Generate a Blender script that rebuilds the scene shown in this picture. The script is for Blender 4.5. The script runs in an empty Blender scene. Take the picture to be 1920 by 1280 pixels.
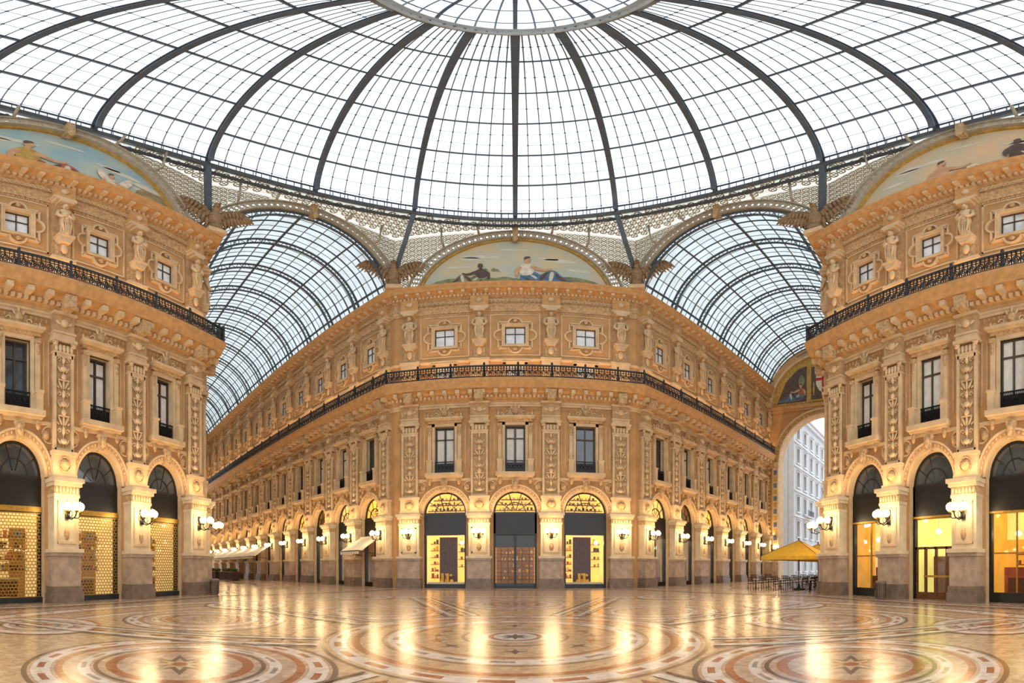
import bpy, math, random
from mathutils import Vector, Matrix
from mathutils.geometry import tessellate_polygon
random.seed(4)
pi=math.pi
sin,cos=math.sin,math.cos
# ------------------------------------------------------------------ materials
def lin(h):
    h=h.lstrip('#'); o=[]
    for i in (0,2,4):
        c=int(h[i:i+2],16)/255
        o.append(c/12.92 if c<=0.04045 else ((c+0.055)/1.055)**2.4)
    return (*o,1)
MATS={}
def mat(name,col,rough=.7,var=.15,scale=2.0,metal=0,bump=0,bscale=8,emit=None,estr=0,col2=None,spec=.5,sample=False):
    m=bpy.data.materials.new(name); m.use_nodes=True
    nt=m.node_tree; b=nt.nodes['Principled BSDF']
    g=nt.nodes.new('ShaderNodeNewGeometry')
    n=nt.nodes.new('ShaderNodeTexNoise'); n.inputs['Scale'].default_value=scale; n.inputs['Detail'].default_value=3
    nt.links.new(g.outputs['Position'],n.inputs['Vector'])
    r=nt.nodes.new('ShaderNodeValToRGB')
    c=lin(col); c2=lin(col2) if col2 else None
    r.color_ramp.elements[0].position=.3; r.color_ramp.elements[1].position=.7
    if c2: a,bb=c,c2
    else:
        a=tuple(x*(1-var) for x in c[:3])+(1,); bb=tuple(min(1,x*(1+var)) for x in c[:3])+(1,)
    r.color_ramp.elements[0].color=a; r.color_ramp.elements[1].color=bb
    nt.links.new(n.outputs['Fac'],r.inputs['Fac']); nt.links.new(r.outputs['Color'],b.inputs['Base Color'])
    b.inputs['Roughness'].default_value=rough; b.inputs['Metallic'].default_value=metal
    b.inputs['Specular IOR Level'].default_value=spec
    if emit:
        b.inputs['Emission Color'].default_value=lin(emit); b.inputs['Emission Strength'].default_value=estr
        if not sample:
            try: m.cycles.emission_sampling='NONE'
            except Exception: pass
    if bump:
        n2=nt.nodes.new('ShaderNodeTexNoise'); n2.inputs['Scale'].default_value=bscale; n2.inputs['Detail'].default_value=2
        nt.links.new(g.outputs['Position'],n2.inputs['Vector'])
        bp=nt.nodes.new('ShaderNodeBump'); bp.inputs['Strength'].default_value=bump; bp.inputs['Distance'].default_value=.08
        nt.links.new(n2.outputs['Fac'],bp.inputs['Height']); nt.links.new(bp.outputs['Normal'],b.inputs['Normal'])
    MATS[name]=m; return m
mat('stucco','#BC915F',.85,.14,.9)
mat('stone','#CFB38B',.75,.15,1.6)
mat('carved','#BF9E72',.75,.3,6,bump=.9,bscale=9)
mat('shaft','#B5946A',.8,.22,3)
mat('cornice','#C2935C',.75,.17,3)
mat('pier','#D6C2A0',.6,.14,2)
mat('plinth','#AD9680',.45,.22,2.5)
mat('plinth_dark','#7A6757',.4,.25,3)
mat('iron','#1C2125',.5,.2,4)
mat('iron_dome','#4C555E',.5,.15,2,metal=.1)
mat('iron_bar','#768087',.5,.15,2)
mat('iron_light','#A4AAAA',.5,.15,2)
mat('iron_black','#101114',.45,.2,5,metal=.3)
mat('lace','#AFA591',.7,.15,3)
mat('bronze_stone','#927551',.7,.3,5,bump=.9,bscale=9)
mat('black_panel','#14100E',.35,.2,3)
mat('win_glass','#39424A',.06,.35,.8,spec=1)
mat('win_skyreflect','#E2E6E8',.2,.2,1.2,spec=1)  # pale base colour imitates bright sky reflected in the panes
mat('win_curtain','#DAD6CC',.7,.1,3)
mat('winframe','#4A3D30',.5,.1,3)
mat('shop_gold','#E8B95A',.7,.25,1.5,emit='#FFC25A',estr=1.1)  # shop wall materials glow themselves, standing in for lamplight inside the shops
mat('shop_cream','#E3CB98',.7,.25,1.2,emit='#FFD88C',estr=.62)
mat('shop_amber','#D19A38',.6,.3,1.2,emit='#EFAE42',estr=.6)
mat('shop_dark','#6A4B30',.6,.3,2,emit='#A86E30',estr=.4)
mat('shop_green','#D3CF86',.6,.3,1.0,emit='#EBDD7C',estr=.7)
mat('wood','#6A3F22',.5,.3,6)
mat('shelf','#7E5428',.5,.2,4)
mat('bag_yellow','#E7B416',.5,.1,4)
mat('brass','#A98338',.35,.2,6,metal=.5)
mat('globe','#FFF3D6',.3,0,1,emit='#FFE0A8',estr=36,sample=True)
mat('spotlamp','#FFF3D6',.3,0,1,emit='#FFE9C0',estr=12,sample=True)
mat('awning','#E4D9C2',.8,.08,3)
mat('awning_yellow','#D9A82C',.8,.1,3)
mat('planter_green','#3E5A2E',.9,.4,8)
mat('white_building','#B9BFC6',.8,.05,1)
mat('white_trim','#D2D6DA',.8,.04,1)
mat('fabric_dark','#3C2E2A',.8,.2,4)
mat('mos_sky1','#AFBFB4',.7,.1,.35,col2='#D2BC92')
mat('mos_sky2','#86AEBC',.7,.1,.35,col2='#C2C3A8')
mat('mos_sky3','#BDBBA0',.7,.1,.35,col2='#DDBB92')
mat('mos_cloud','#CFCBB8',.7,.1,1)
mat('mos_earth','#96825F',.8,.35,1.5); mat('mos_green','#7F8362',.8,.35,2)
mat('mos_skin','#C99B74',.8,.15,3); mat('mos_dark','#5A4A40',.8,.3,3)
mat('mos_blue','#56728E',.8,.35,2.5); mat('mos_red','#A8604A',.8,.3,2.5)
mat('mos_white','#D8CDB6',.8,.2,3); mat('mos_gold','#B8944A',.8,.25,3); mat('red','#B02A20',.7,.1,3)
for nm,c,c2 in (('fl_base','#CDB29A','#B0937B'),('fl_white','#EADFD2','#D6C8B8'),('fl_red','#AE6A4C','#93523A'),('fl_dark','#6B605C','#514845'),('fl_yellow','#D2B592','#B99874'),('fl_grey','#A89B90','#8B7E74')):
    m=mat(nm,c,.2,.2,3.5,col2=c2,spec=.8)
    nt=m.node_tree; b=nt.nodes['Principled BSDF']
    b.inputs['Coat Weight'].default_value=.35; b.inputs['Coat Roughness'].default_value=.17
    g=nt.nodes.new('ShaderNodeNewGeometry'); n=nt.nodes.new('ShaderNodeTexNoise'); n.inputs['Scale'].default_value=1.2; n.inputs['Detail'].default_value=4
    nt.links.new(g.outputs['Position'],n.inputs['Vector'])
    mr=nt.nodes.new('ShaderNodeMapRange'); mr.inputs['To Min'].default_value=.14; mr.inputs['To Max'].default_value=.32
    nt.links.new(n.outputs['Fac'],mr.inputs['Value']); nt.links.new(mr.outputs['Result'],b.inputs['Roughness'])
    v=nt.nodes.new('ShaderNodeTexVoronoi'); v.inputs['Scale'].default_value=9
    nt.links.new(g.outputs['Position'],v.inputs['Vector'])
    bw=nt.nodes.new('ShaderNodeRGBToBW'); nt.links.new(v.outputs['Color'],bw.inputs[0])
    mx=nt.nodes.new('ShaderNodeMix'); mx.data_type='RGBA'; mx.blend_type='OVERLAY'; mx.inputs[0].default_value=.3
    old=b.inputs['Base Color'].links[0].from_socket
    nt.links.new(old,mx.inputs[6]); nt.links.new(bw.outputs[0],mx.inputs[7]); nt.links.new(mx.outputs[2],b.inputs['Base Color'])
# glass
def glassmat(name,tint,fac,whi):
    m=bpy.data.materials.new(name); m.use_nodes=True; nt=m.node_tree; nt.nodes.clear()
    o=nt.nodes.new('ShaderNodeOutputMaterial'); t=nt.nodes.new('ShaderNodeBsdfTransparent'); t.inputs[0].default_value=lin(tint)
    d=nt.nodes.new('ShaderNodeBsdfTranslucent'); d.inputs[0].default_value=lin(whi)
    g=nt.nodes.new('ShaderNodeNewGeometry'); n=nt.nodes.new('ShaderNodeTexNoise'); n.inputs['Scale'].default_value=.8; n.inputs['Detail'].default_value=4
    nt.links.new(g.outputs['Position'],n.inputs['Vector'])
    mr=nt.nodes.new('ShaderNodeMapRange'); mr.inputs['From Min'].default_value=.35; mr.inputs['From Max'].default_value=.7
    mr.inputs['To Min'].default_value=fac[0]; mr.inputs['To Max'].default_value=fac[1]
    nt.links.new(n.outputs['Fac'],mr.inputs['Value'])
    mx=nt.nodes.new('ShaderNodeMixShader'); nt.links.new(mr.outputs['Result'],mx.inputs[0]); nt.links.new(t.outputs[0],mx.inputs[1]); nt.links.new(d.outputs[0],mx.inputs[2])
    nt.links.new(mx.outputs[0],o.inputs[0]); MATS[name]=m
glassmat('roof_glass','#DBE2E7',(.05,.5),'#BDC1C2')
glassmat('vault_glass','#B6C0C6',(.1,.65),'#ABADA3')
glassmat('lace_glass','#BCBCB4',(.4,.85),'#C2BBAA')
def clearglass(name):
    m=bpy.data.materials.new(name); m.use_nodes=True; nt=m.node_tree; nt.nodes.clear()
    o=nt.nodes.new('ShaderNodeOutputMaterial'); t=nt.nodes.new('ShaderNodeBsdfTransparent'); t.inputs[0].default_value=(.95,.95,.94,1)
    g=nt.nodes.new('ShaderNodeBsdfGlossy'); g.inputs['Roughness'].default_value=.03
    f=nt.nodes.new('ShaderNodeFresnel'); f.inputs[0].default_value=1.4
    mx=nt.nodes.new('ShaderNodeMixShader'); nt.links.new(f.outputs[0],mx.inputs[0]); nt.links.new(t.outputs[0],mx.inputs[1]); nt.links.new(g.outputs[0],mx.inputs[2])
    nt.links.new(mx.outputs[0],o.inputs[0]); MATS[name]=m
clearglass('shop_glass')
# ------------------------------------------------------------------ mesh builder
class MB:
    def __init__(s): s.v=[];s.f=[];s.m=[];s.sm=[];s.mn=[]
    def mi(s,n):
        if n not in s.mn: s.mn.append(n)
        return s.mn.index(n)
    def add(s,vs,fs,mt,smooth=False):
        o=len(s.v); s.v+=[tuple(v) for v in vs]; k=s.mi(mt)
        for f in fs: s.f.append([i+o for i in f]); s.m.append(k); s.sm.append(smooth)
    def box(s,x0,x1,y0,y1,z0,z1,mt):
        s.add([(x0,y0,z0),(x1,y0,z0),(x1,y1,z0),(x0,y1,z0),(x0,y0,z1),(x1,y0,z1),(x1,y1,z1),(x0,y1,z1)],
              [(0,3,2,1),(4,5,6,7),(0,1,5,4),(1,2,6,5),(2,3,7,6),(3,0,4,7)],mt)
    def quad(s,a,b,c,d,mt): s.add([a,b,c,d],[(0,1,2,3)],mt)
    def ell(s,c,r,mt,seg=10,rings=6,rot=None):
        vs=[];fs=[]
        for i in range(rings+1):
            th=pi*i/rings
            for j in range(seg):
                ph=2*pi*j/seg
                p=Vector((r[0]*sin(th)*cos(ph),r[1]*sin(th)*sin(ph),r[2]*cos(th)))
                if rot: p=rot@p
                vs.append(p+Vector(c))
        for i in range(rings):
            for j in range(seg):
                a=i*seg+j;b=i*seg+(j+1)%seg
                fs.append((a,b,b+seg,a+seg))
        s.add(vs,fs,mt,True)
    def tube(s,pts,r,mt,seg=6,closed=False,smooth=True):
        P=[Vector(p) for p in pts]; n=len(P)
        R=r if isinstance(r,(list,tuple)) else [r]*n
        vs=[];ref=Vector((0.13,0.21,0.97)).normalized()
        for i in range(n):
            if closed: t=P[(i+1)%n]-P[i-1]
            else: t=P[min(i+1,n-1)]-P[max(i-1,0)]
            t.normalize()
            a=t.cross(ref)
            if a.length<1e-3: a=t.cross(Vector((1,0,0)))
            a.normalize(); b=t.cross(a)
            for j in range(seg):
                w=2*pi*(j+.5)/seg; vs.append(P[i]+a*R[i]*cos(w)+b*R[i]*sin(w))
        fs=[]
        for i in range(n if closed else n-1):
            for j in range(seg):
                a=i*seg+j;b=i*seg+(j+1)%seg;c=((i+1)%n)*seg+(j+1)%seg;d=((i+1)%n)*seg+j
                fs.append((a,b,c,d))
        if not closed: fs.append(tuple(range(seg))[::-1]); fs.append(tuple(range((n-1)*seg,n*seg)))
        s.add(vs,fs,mt,smooth and seg>4)
    def beam(s,pts,w,h,mt,upf,closed=False,off=0):
        P=[Vector(p) for p in pts]; n=len(P); vs=[]
        for i in range(n):
            if closed: t=P[(i+1)%n]-P[i-1]
            else: t=P[min(i+1,n-1)]-P[max(i-1,0)]
            t.normalize(); u=upf(P[i]); sd=t.cross(u).normalized(); u=sd.cross(t).normalized()
            c=P[i]+u*off
            for a,b in ((-1,-1),(1,-1),(1,1),(-1,1)): vs.append(c+sd*a*w/2+u*b*h/2)
        fs=[]
        for i in range(n if closed else n-1):
            for j in range(4):
                k=(i+1)%n
                fs.append((i*4+j,i*4+(j+1)%4,k*4+(j+1)%4,k*4+j))
        if not closed: fs+= [(3,2,1,0),tuple((n-1)*4+q for q in range(4))]
        s.add(vs,fs,mt)
    def lathe(s,prof,c,mt,seg=12):
        vs=[];fs=[]
        for r,z in prof:
            for j in range(seg):
                w=2*pi*j/seg; vs.append((c[0]+r*cos(w),c[1]+r*sin(w),c[2]+z))
        for i in range(len(prof)-1):
            for j in range(seg):
                a=i*seg+j;b=i*seg+(j+1)%seg; fs.append((a,b,b+seg,a+seg))
        fs.append(tuple(range(seg))[::-1]); fs.append(tuple(range((len(prof)-1)*seg,len(prof)*seg)))
        s.add(vs,fs,mt,True)
    def arc(s,cx,cz,r0,r1,y0,y1,a0,a1,n,mt):
        vs=[];fs=[]
        for i in range(n+1):
            a=a0+(a1-a0)*i/n
            for r,y in ((r0,y0),(r0,y1),(r1,y1),(r1,y0)): vs.append((cx+r*cos(a),y,cz+r*sin(a)))
        for i in range(n):
            for j in range(4): fs.append((i*4+j,i*4+(j+1)%4,i*4+4+(j+1)%4,i*4+4+j))
        s.add(vs,fs,mt)
    def flat(s,loops,y,mt):
        L=[[Vector((p[0],p[1],0)) for p in l] for l in loops]
        al=[p for l in L for p in l]
        s.add([(p.x,y,p.y) for p in al],[tuple(t) for t in tessellate_polygon(L)],mt)
    def prismxz(s,poly,y0,y1,mt):
        s.flat([poly],y1,mt); s.flat([poly],y0,mt); s.reveal(poly,y0,y1,mt)
    def reveal(s,poly,y0,y1,mt):
        n=len(poly)
        for i in range(n):
            a=poly[i];b=poly[(i+1)%n]
            s.quad((a[0],y0,a[1]),(b[0],y0,b[1]),(b[0],y1,b[1]),(a[0],y1,a[1]),mt)
    def ring(s,c,r,tr,mt,axis='y',seg=12,ts=4):
        pts=[]
        for i in range(seg):
            w=2*pi*i/seg
            if axis=='y': pts.append((c[0]+r*cos(w),c[1],c[2]+r*sin(w)))
            elif axis=='z': pts.append((c[0]+r*cos(w),c[1]+r*sin(w),c[2]))
            else: pts.append((c[0],c[1]+r*cos(w),c[2]+r*sin(w)))
        s.tube(pts,tr,mt,ts,True)
    def mesh(s,name):
        me=bpy.data.meshes.new(name); me.from_pydata(s.v,[],s.f)
        for n in s.mn: me.materials.append(MATS[n])
        me.polygons.foreach_set('material_index',s.m); me.polygons.foreach_set('use_smooth',s.sm); me.update(); return me
col=bpy.context.scene.collection
def obj(name,data,M=None,parent=None):
    o=bpy.data.objects.new(name,data); col.objects.link(o)
    if parent: o.parent=parent
    if M is not None: o.matrix_local=M
    return o
def empty(name):
    o=obj(name,None); o.empty_display_size=.5; return o
def frame(ox,oy,n):
    nx,ny=n; return Matrix(((ny,nx,0,ox),(-nx,ny,0,oy),(0,0,1,0),(0,0,0,1)))
def T(x,y=0,z=0): return Matrix.Translation((x,y,z))
def SC(k): return Matrix.Diagonal((k,1,1,1))
def rect(x0,x1,z0,z1): return [(x0,z0),(x1,z0),(x1,z1),(x0,z1)]
R_A=1.69; Z_SP=5.7; Z_B=16.2; Z_T=25.8
# ------------------------------------------------------------------ bay
def leaf(mb,x,y,z,w,h,mt,tilt=0,seg=6):
    mb.ell((x,y,z),(w,w*.5,h),mt,seg,5,Matrix.Rotation(tilt,3,'Y'))
def scroll(b,x,y,z,r,f,mt,tr=.045):   # spiral volute
    pts=[]
    for i in range(12):
        a=i*.62; rr=r*(1-i/13); pts.append((x+f*rr*cos(a),y,z+rr*sin(a)))
    b.tube(pts,[tr*(1-.04*i) for i in range(12)],mt,4)
def make_bay(curtain,pane='win_glass',py=-.4):
    b=MB()
    N=20
    outer=[(-2.75,0),(-R_A,0),(-R_A,Z_SP)]+[(-R_A*cos(pi*i/N),Z_SP+R_A*sin(pi*i/N)) for i in range(1,N)]+[(R_A,Z_SP),(R_A,0),(2.75,0),(2.75,Z_T),(-2.75,Z_T)]
    h1=rect(-.78,.78,8.8,12.6); h2=rect(-.72,.72,16.2,17.9); h3=rect(-.78,.78,19.85,21.6)
    b.flat([outer,h1,h2,h3],0,'stucco')
    for h in (h1,h2,h3): b.reveal(h,-.45,0,'stone')
    arch=[(-R_A,0),(-R_A,Z_SP)]+[(-R_A*cos(pi*i/N),Z_SP+R_A*sin(pi*i/N)) for i in range(1,N)]+[(R_A,Z_SP),(R_A,0)]
    for i in range(len(arch)-1):
        a=arch[i];c=arch[i+1]; b.quad((a[0],-.6,a[1]),(c[0],-.6,c[1]),(c[0],0,c[1]),(a[0],0,a[1]),'stone')
    b.arc(0,Z_SP,R_A,R_A+.16,-.1,.10,0,pi,24,'stone'); b.arc(0,Z_SP,R_A+.16,R_A+.36,-.05,.17,0,pi,24,'shaft'); b.arc(0,Z_SP,R_A+.36,R_A+.46,-.05,.24,0,pi,24,'stone')
    for i in range(22): a=pi*(i+.5)/22; leaf(b,(R_A+.26)*cos(a),.19,Z_SP+(R_A+.26)*sin(a),.06,.08,'stone')
    b.prismxz([(-.18,7.3),(.18,7.3),(.28,8.15),(-.28,8.15)],0,.38,'carved'); leaf(b,0,.4,7.75,.2,.35,'carved')
    for sx in (-1,1):
        leaf(b,sx*1.75,.05,7.7,.3,.25,'carved')
        b.arc(sx*1.95,7.75,.38,.46,0,.08,0,2*pi,14,'stone')
    b.box(-2.75,2.75,0,.1,8.2,8.38,'stone')
    # piano nobile window surround
    b.box(-1.0,-.78,-.1,.12,8.7,12.85,'stone'); b.box(.78,1.0,-.1,.12,8.7,12.85,'stone'); b.box(-1.0,1.0,-.1,.12,12.6,12.85,'stone')
    for sx in (-1,1):
        b.box(sx*1.18-.14,sx*1.18+.14,0,.2,9.75,12.6,'stone'); b.box(sx*1.18-.17,sx*1.18+.17,0,.28,12.45,12.7,'carved')
        leaf(b,sx*1.18,.22,12.1,.12,.35,'carved'); b.box(sx*1.18-.2,sx*1.18+.2,0,.42,8.75,9.75,'stone'); b.box(sx*1.18-.24,sx*1.18+.24,0,.48,9.68,9.8,'stone')
        leaf(b,sx*1.15,.25,8.15,.16,.32,'carved')
        b.box(sx*1.62-.03,sx*1.62+.03,0,.05,9.2,12.7,'stone'); b.box(sx*1.95-.03,sx*1.95+.03,0,.05,9.2,12.7,'stone')
    b.box(-1.5,1.5,0,.5,8.5,8.78,'stone'); b.box(-1.4,1.4,0,.36,8.38,8.5,'stone')
    b.box(-1.35,1.35,0,.22,12.85,13.15,'carved'); b.box(-1.5,1.5,0,.5,13.15,13.3,'stone'); b.box(-1.42,1.42,0,.4,13.07,13.15,'stone')
    b.prismxz([(-1.35,13.3),(1.35,13.3),(1.1,13.45),(.62,13.62),(.42,13.98),(0,14.2),(-.42,13.98),(-.62,13.62),(-1.1,13.45)],0,.16,'shaft')
    b.ell((0,.2,13.75),(.28,.16,.33),'carved',10,6)
    for sx in (-1,1):
        scroll(b,sx*.6,.2,13.58,.2,sx,'stone',.055); scroll(b,sx*1.0,.2,13.46,.14,sx,'stone',.045); leaf(b,sx*.3,.2,14.08,.09,.22,'stone',sx*.5)
        leaf(b,sx*1.3,.2,13.5,.09,.2,'stone')
    leaf(b,0,.2,14.25,.1,.22,'stone')
    b.quad((-.78,py,8.8),(.78,py,8.8),(.78,py,12.6),(-.78,py,12.6),pane)
    for x in (-.72,0,.72): b.box(x-.05,x+.05,py,py+.08,8.8,12.6,'winframe')
    for z in (8.85,11.6,12.55): b.box(-.78,.78,py,py+.08,z-.05,z+.05,'winframe')
    if curtain:
        b.box(-.62,-.1,py+.005,py+.015,9.6,12.4,'win_curtain'); b.box(.12,.64,py+.005,py+.015,9.6,12.4,'win_curtain')
    b.box(-.8,.8,.02,.07,9.68,9.75,'iron_black'); b.box(-.8,.8,.02,.07,8.85,8.92,'iron_black')
    for i in range(13): x=-.72+i*.12; b.box(x-.015,x+.015,.03,.06,8.9,9.7,'iron_black')
    for i in range(5): b.ring((-.6+i*.3,.045,9.3),.13,.022,'iron_black',seg=10)
    b.quad((-.78,-.05,8.85),(.78,-.05,8.85),(.78,-.05,9.6),(-.78,-.05,9.6),'black_panel')
    # mezzanine window
    b.quad((-.72,-.2,16.2),(.72,-.2,16.2),(.72,-.2,17.9),(-.72,-.2,17.9),'win_skyreflect')
    for x in (-.7,0,.7): b.box(x-.05,x+.05,-.2,-.12,16.2,17.9,'winframe')
    b.box(-.72,.72,-.2,-.12,17.4,17.48,'winframe')
    b.box(-.95,-.72,0,.1,16.2,18.1,'stone'); b.box(.72,.95,0,.1,16.2,18.1,'stone'); b.box(-.95,.95,0,.1,17.9,18.1,'stone'); b.box(-1.05,1.05,0,.18,18.1,18.2,'stone')
    # attic window with cartouche frame
    b.quad((-.78,-.16,19.85),(.78,-.16,19.85),(.78,-.16,21.6),(-.78,-.16,21.6),'win_skyreflect')
    for x in (-.74,0,.74): b.box(x-.035,x+.035,-.16,-.1,19.85,21.6,'winframe')
    for z in (19.88,20.9,21.56): b.box(-.78,.78,-.16,-.1,z-.035,z+.035,'winframe')
    zc=20.72
    for (w,h,t,d) in ((.78,.875,.16,.14),(.94,1.035,.1,.2)):
        b.box(-w-t,-w,0,d,zc-h-t,zc+h+t,'stone'); b.box(w,w+t,0,d,zc-h-t,zc+h+t,'stone'); b.box(-w,w,0,d,zc+h,zc+h+t,'stone'); b.box(-w,w,0,d,zc-h-t,zc-h,'stone')
    for (cx,cz,a) in ((0,1.2,0),(0,-1.2,pi),(1.1,0,-pi/2),(-1.1,0,pi/2)):
        b.arc(cx,zc+cz,.46,.6,0,.14,a,a+pi,10,'stone')
    for sx in (-1,1):
        for sz in (-1,1):
            b.box(min(sx*.6,sx*1.3),max(sx*.6,sx*1.3),0,.14,zc+sz*1.3-.07,zc+sz*1.3+.07,'stone')
            b.box(sx*1.3-.07,sx*1.3+.07,0,.14,min(zc+sz*.55,zc+sz*1.3),max(zc+sz*.55,zc+sz*1.3),'stone')
            leaf(b,sx*1.12,.12,zc+sz*1.12,.12,.12,'carved')
    leaf(b,0,.16,zc+1.45,.2,.2,'carved'); leaf(b,0,.16,zc-1.4,.2,.16,'carved')
    for (x0,x1,z0,z1) in ((-1.95,1.95,18.75,22.9),):
        for (a,c,d,e) in ((x0,x1,z0,z0+.1),(x0,x1,z1-.1,z1),(x0,x0+.1,z0,z1),(x1-.1,x1,z0,z1)): b.box(a,c,0,.06,d,e,'stone')
    for i in range(13): b.ring((-1.8+i*.3,.06,23.02),.09,.03,'stone',seg=6,ts=3)
    for i in range(18): b.ring((-2.55+i*.3,.3,24.2),.12,.035,'stone',seg=8,ts=3); leaf(b,-2.4+i*.3,.28,24.2,.05,.16,'stone')
    for i in range(16): leaf(b,-2.4+i*.32,.14,13.9,.07,.14,'shaft')
    return b.mesh('bay_mesh')
bayA=make_bay(True); bayB=make_bay(False); bayC=make_bay(True,'win_skyreflect',-.14)
# ------------------------------------------------------------------ pilaster
def make_pilaster(wide=1.0):
    b=MB()
    def bx(w,o,z0,z1,m): b.box(-w/2*wide,w/2*wide,-.1,o,z0,z1,m)
    bx(2.0,.86,0,.45,'plinth_dark'); bx(1.9,.8,.45,.75,'plinth_dark'); bx(1.78,.72,.75,2.1,'plinth'); bx(1.9,.82,2.1,2.25,'plinth'); bx(1.98,.88,2.25,2.42,'pier')
    bx(1.62,.62,2.42,4.75,'pier')
    for x0,x1,z0,z1 in ((-.6,.6,2.65,2.75),(-.6,.6,4.47,4.57),(-.6,-.5,2.65,4.57),(.5,.6,2.65,4.57)): b.box(x0*wide,x1*wide,.6,.68,z0,z1,'stone')
    leaf(b,0,.64,4.1,.22,.3,'carved'); leaf(b,0,.64,3.1,.18,.3,'carved')
    bx(1.7,.68,4.75,4.9,'pier'); bx(1.66,.66,4.9,5.25,'carved'); bx(1.84,.8,5.25,5.42,'pier'); bx(2.0,.92,5.42,5.62,'pier')
    for i in range(7): leaf(b,(-.69+i*.23)*wide,.68,5.08,.09,.15,'pier')
    bx(1.62,.5,5.62,5.85,'stone'); bx(1.5,.42,5.85,6.75,'stone'); bx(1.62,.5,6.75,6.95,'stone')
    leaf(b,0,.44,6.3,.35,.28,'carved'); b.ring((0,.44,6.3),.36,.05,'carved')
    bx(1.32,.24,6.95,12.05,'shaft')
    for x0,x1 in ((-.66,-.5),(.5,.66)): b.box(x0*wide,x1*wide,.2,.38,6.95,12.05,'stone')
    b.box(-.6*wide,.6*wide,.2,.38,6.95,7.1,'stone'); b.box(-.6*wide,.6*wide,.2,.38,11.85,12.05,'stone')
    b.tube([(0,.3,7.15),(0,.3,11.8)],.035,'stone',5)
    z=7.3;i=0
    while z<11.6:
        k=i%4
        if k==0:
            b.ell((0,.32,z+.15),(.24,.14,.15),'stone',8,5)
            for sx in (-1,1): leaf(b,sx*.27,.32,z+.12,.07,.2,'stone',sx*.7)
        elif k==1:
            b.ell((0,.32,z+.2),(.11,.13,.22),'stone',8,5)
            for sx in (-1,1): scroll(b,sx*.26,.32,z+.18,.14,sx,'stone',.04)
        elif k==2:
            for sx in (-1,1): leaf(b,sx*.2,.32,z+.22,.08,.24,'stone',sx*.5); leaf(b,sx*.36,.32,z+.1,.06,.12,'stone',sx*1.0)
            leaf(b,0,.34,z+.25,.08,.26,'stone')
        else:
            b.ell((0,.33,z+.18),(.17,.14,.18),'stone',8,5); b.box(-.36,.36,.28,.38,z-.03,z+.03,'stone')
            for sx in (-1,1): b.tube([(sx*.34,.33,z),(sx*.3,.34,z-.2)],.03,'stone',4)
        z+=.47;i+=1
    bx(1.4,.42,12.05,12.15,'stone')
    bx(1.3,.34,12.15,12.6,'shaft')
    for i in range(5): leaf(b,(-.5+i*.25)*wide,.38,12.35,.13,.24,'stone')
    for sx in (-1,1): b.ring((sx*.6*wide,.42,12.62),.13,.07,'stone',seg=10); b.ell((sx*.6*wide,.44,12.62),(.1,.08,.1),'stone',8,5)
    bx(1.62,.52,12.72,12.9,'stone')
    bx(1.42,.42,12.9,13.2,'stone'); bx(1.5,.48,13.2,13.32,'stone'); bx(1.38,.4,13.32,14.35,'shaft'); leaf(b,0,.42,13.85,.32,.25,'stone')
    for sx in (-1,1): leaf(b,sx*.38,.42,13.85,.12,.2,'stone',sx)
    bx(1.55,.55,14.35,14.5,'stone')
    b.prismxz([(-.3,14.5),(.3,14.5),(.36,15.3),(-.36,15.3)],.2,1.1,'carved')
    # attic stage
    bx(1.45,.34,16.2,18.2,'stone'); bx(1.6,.42,18.2,18.45,'stone'); bx(1.2,.16,18.45,23.6,'shaft')
    bx(.9,.3,18.55,19.5,'carved'); leaf(b,0,.4,19.1,.25,.4,'stone')
    b.prismxz([(-.3,19.5),(.3,19.5),(.5,19.95),(-.5,19.95)],.1,.62,'stone'); b.box(-.55,.55,.1,.7,19.95,20.1,'stone')
    S='stone'
    b.lathe([(.3,0),(.33,.15),(.28,.5),(.26,.9),(.3,1.25),(.33,1.5),(.24,1.68)],(0,.42,20.1),S,10)
    for k in range(7): a=-1.2+.4*k; b.tube([(.27*sin(a),.42+.27*cos(a),21.5),(.3*sin(a)*.9,.42+.3*cos(a),20.9),(.34*sin(a),.42+.34*cos(a),20.15)],.035,'stone',4)
    b.ell((0,.44,21.85),(.36,.25,.5),S,10,7); b.ell((0,.46,22.2),(.44,.22,.2),S,10,6)
    for sx in (-1,1):
        b.tube([(sx*.42,.44,22.2),(sx*.55,.52,21.8),(sx*.38,.68,21.5),(-sx*.02,.74,21.68)],[.13,.12,.1,.08],S,7)
        b.tube([(sx*.22,.6,21.6),(sx*.3,.62,21.0),(sx*.2,.66,20.3)],[.12,.1,.06],S,6)
    b.ell((0,.62,21.2),(.3,.14,.26),'carved',8,5)
    b.tube([(0,.46,22.25),(0,.5,22.5)],[.12,.1],S,8); b.ell((0,.52,22.66),(.17,.2,.24),S,10,7)
    b.ell((0,.7,22.64),(.035,.05,.06),S,6,4); b.ell((0,.64,22.48),(.12,.12,.14),'carved',8,5); b.ell((0,.46,22.76),(.2,.2,.18),'carved',8,5)
    b.box(-.45,.45,.1,.72,22.95,23.15,'stone'); bx(1.3,.7,23.15,23.4,'stone')
    bx(1.5,.55,23.4,23.6,'stone'); bx(1.4,.48,23.6,24.75,'cornice'); leaf(b,0,.5,24.2,.3,.25,'stone')
    return b.mesh('pilaster_mesh')
pil=make_pilaster()
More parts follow.
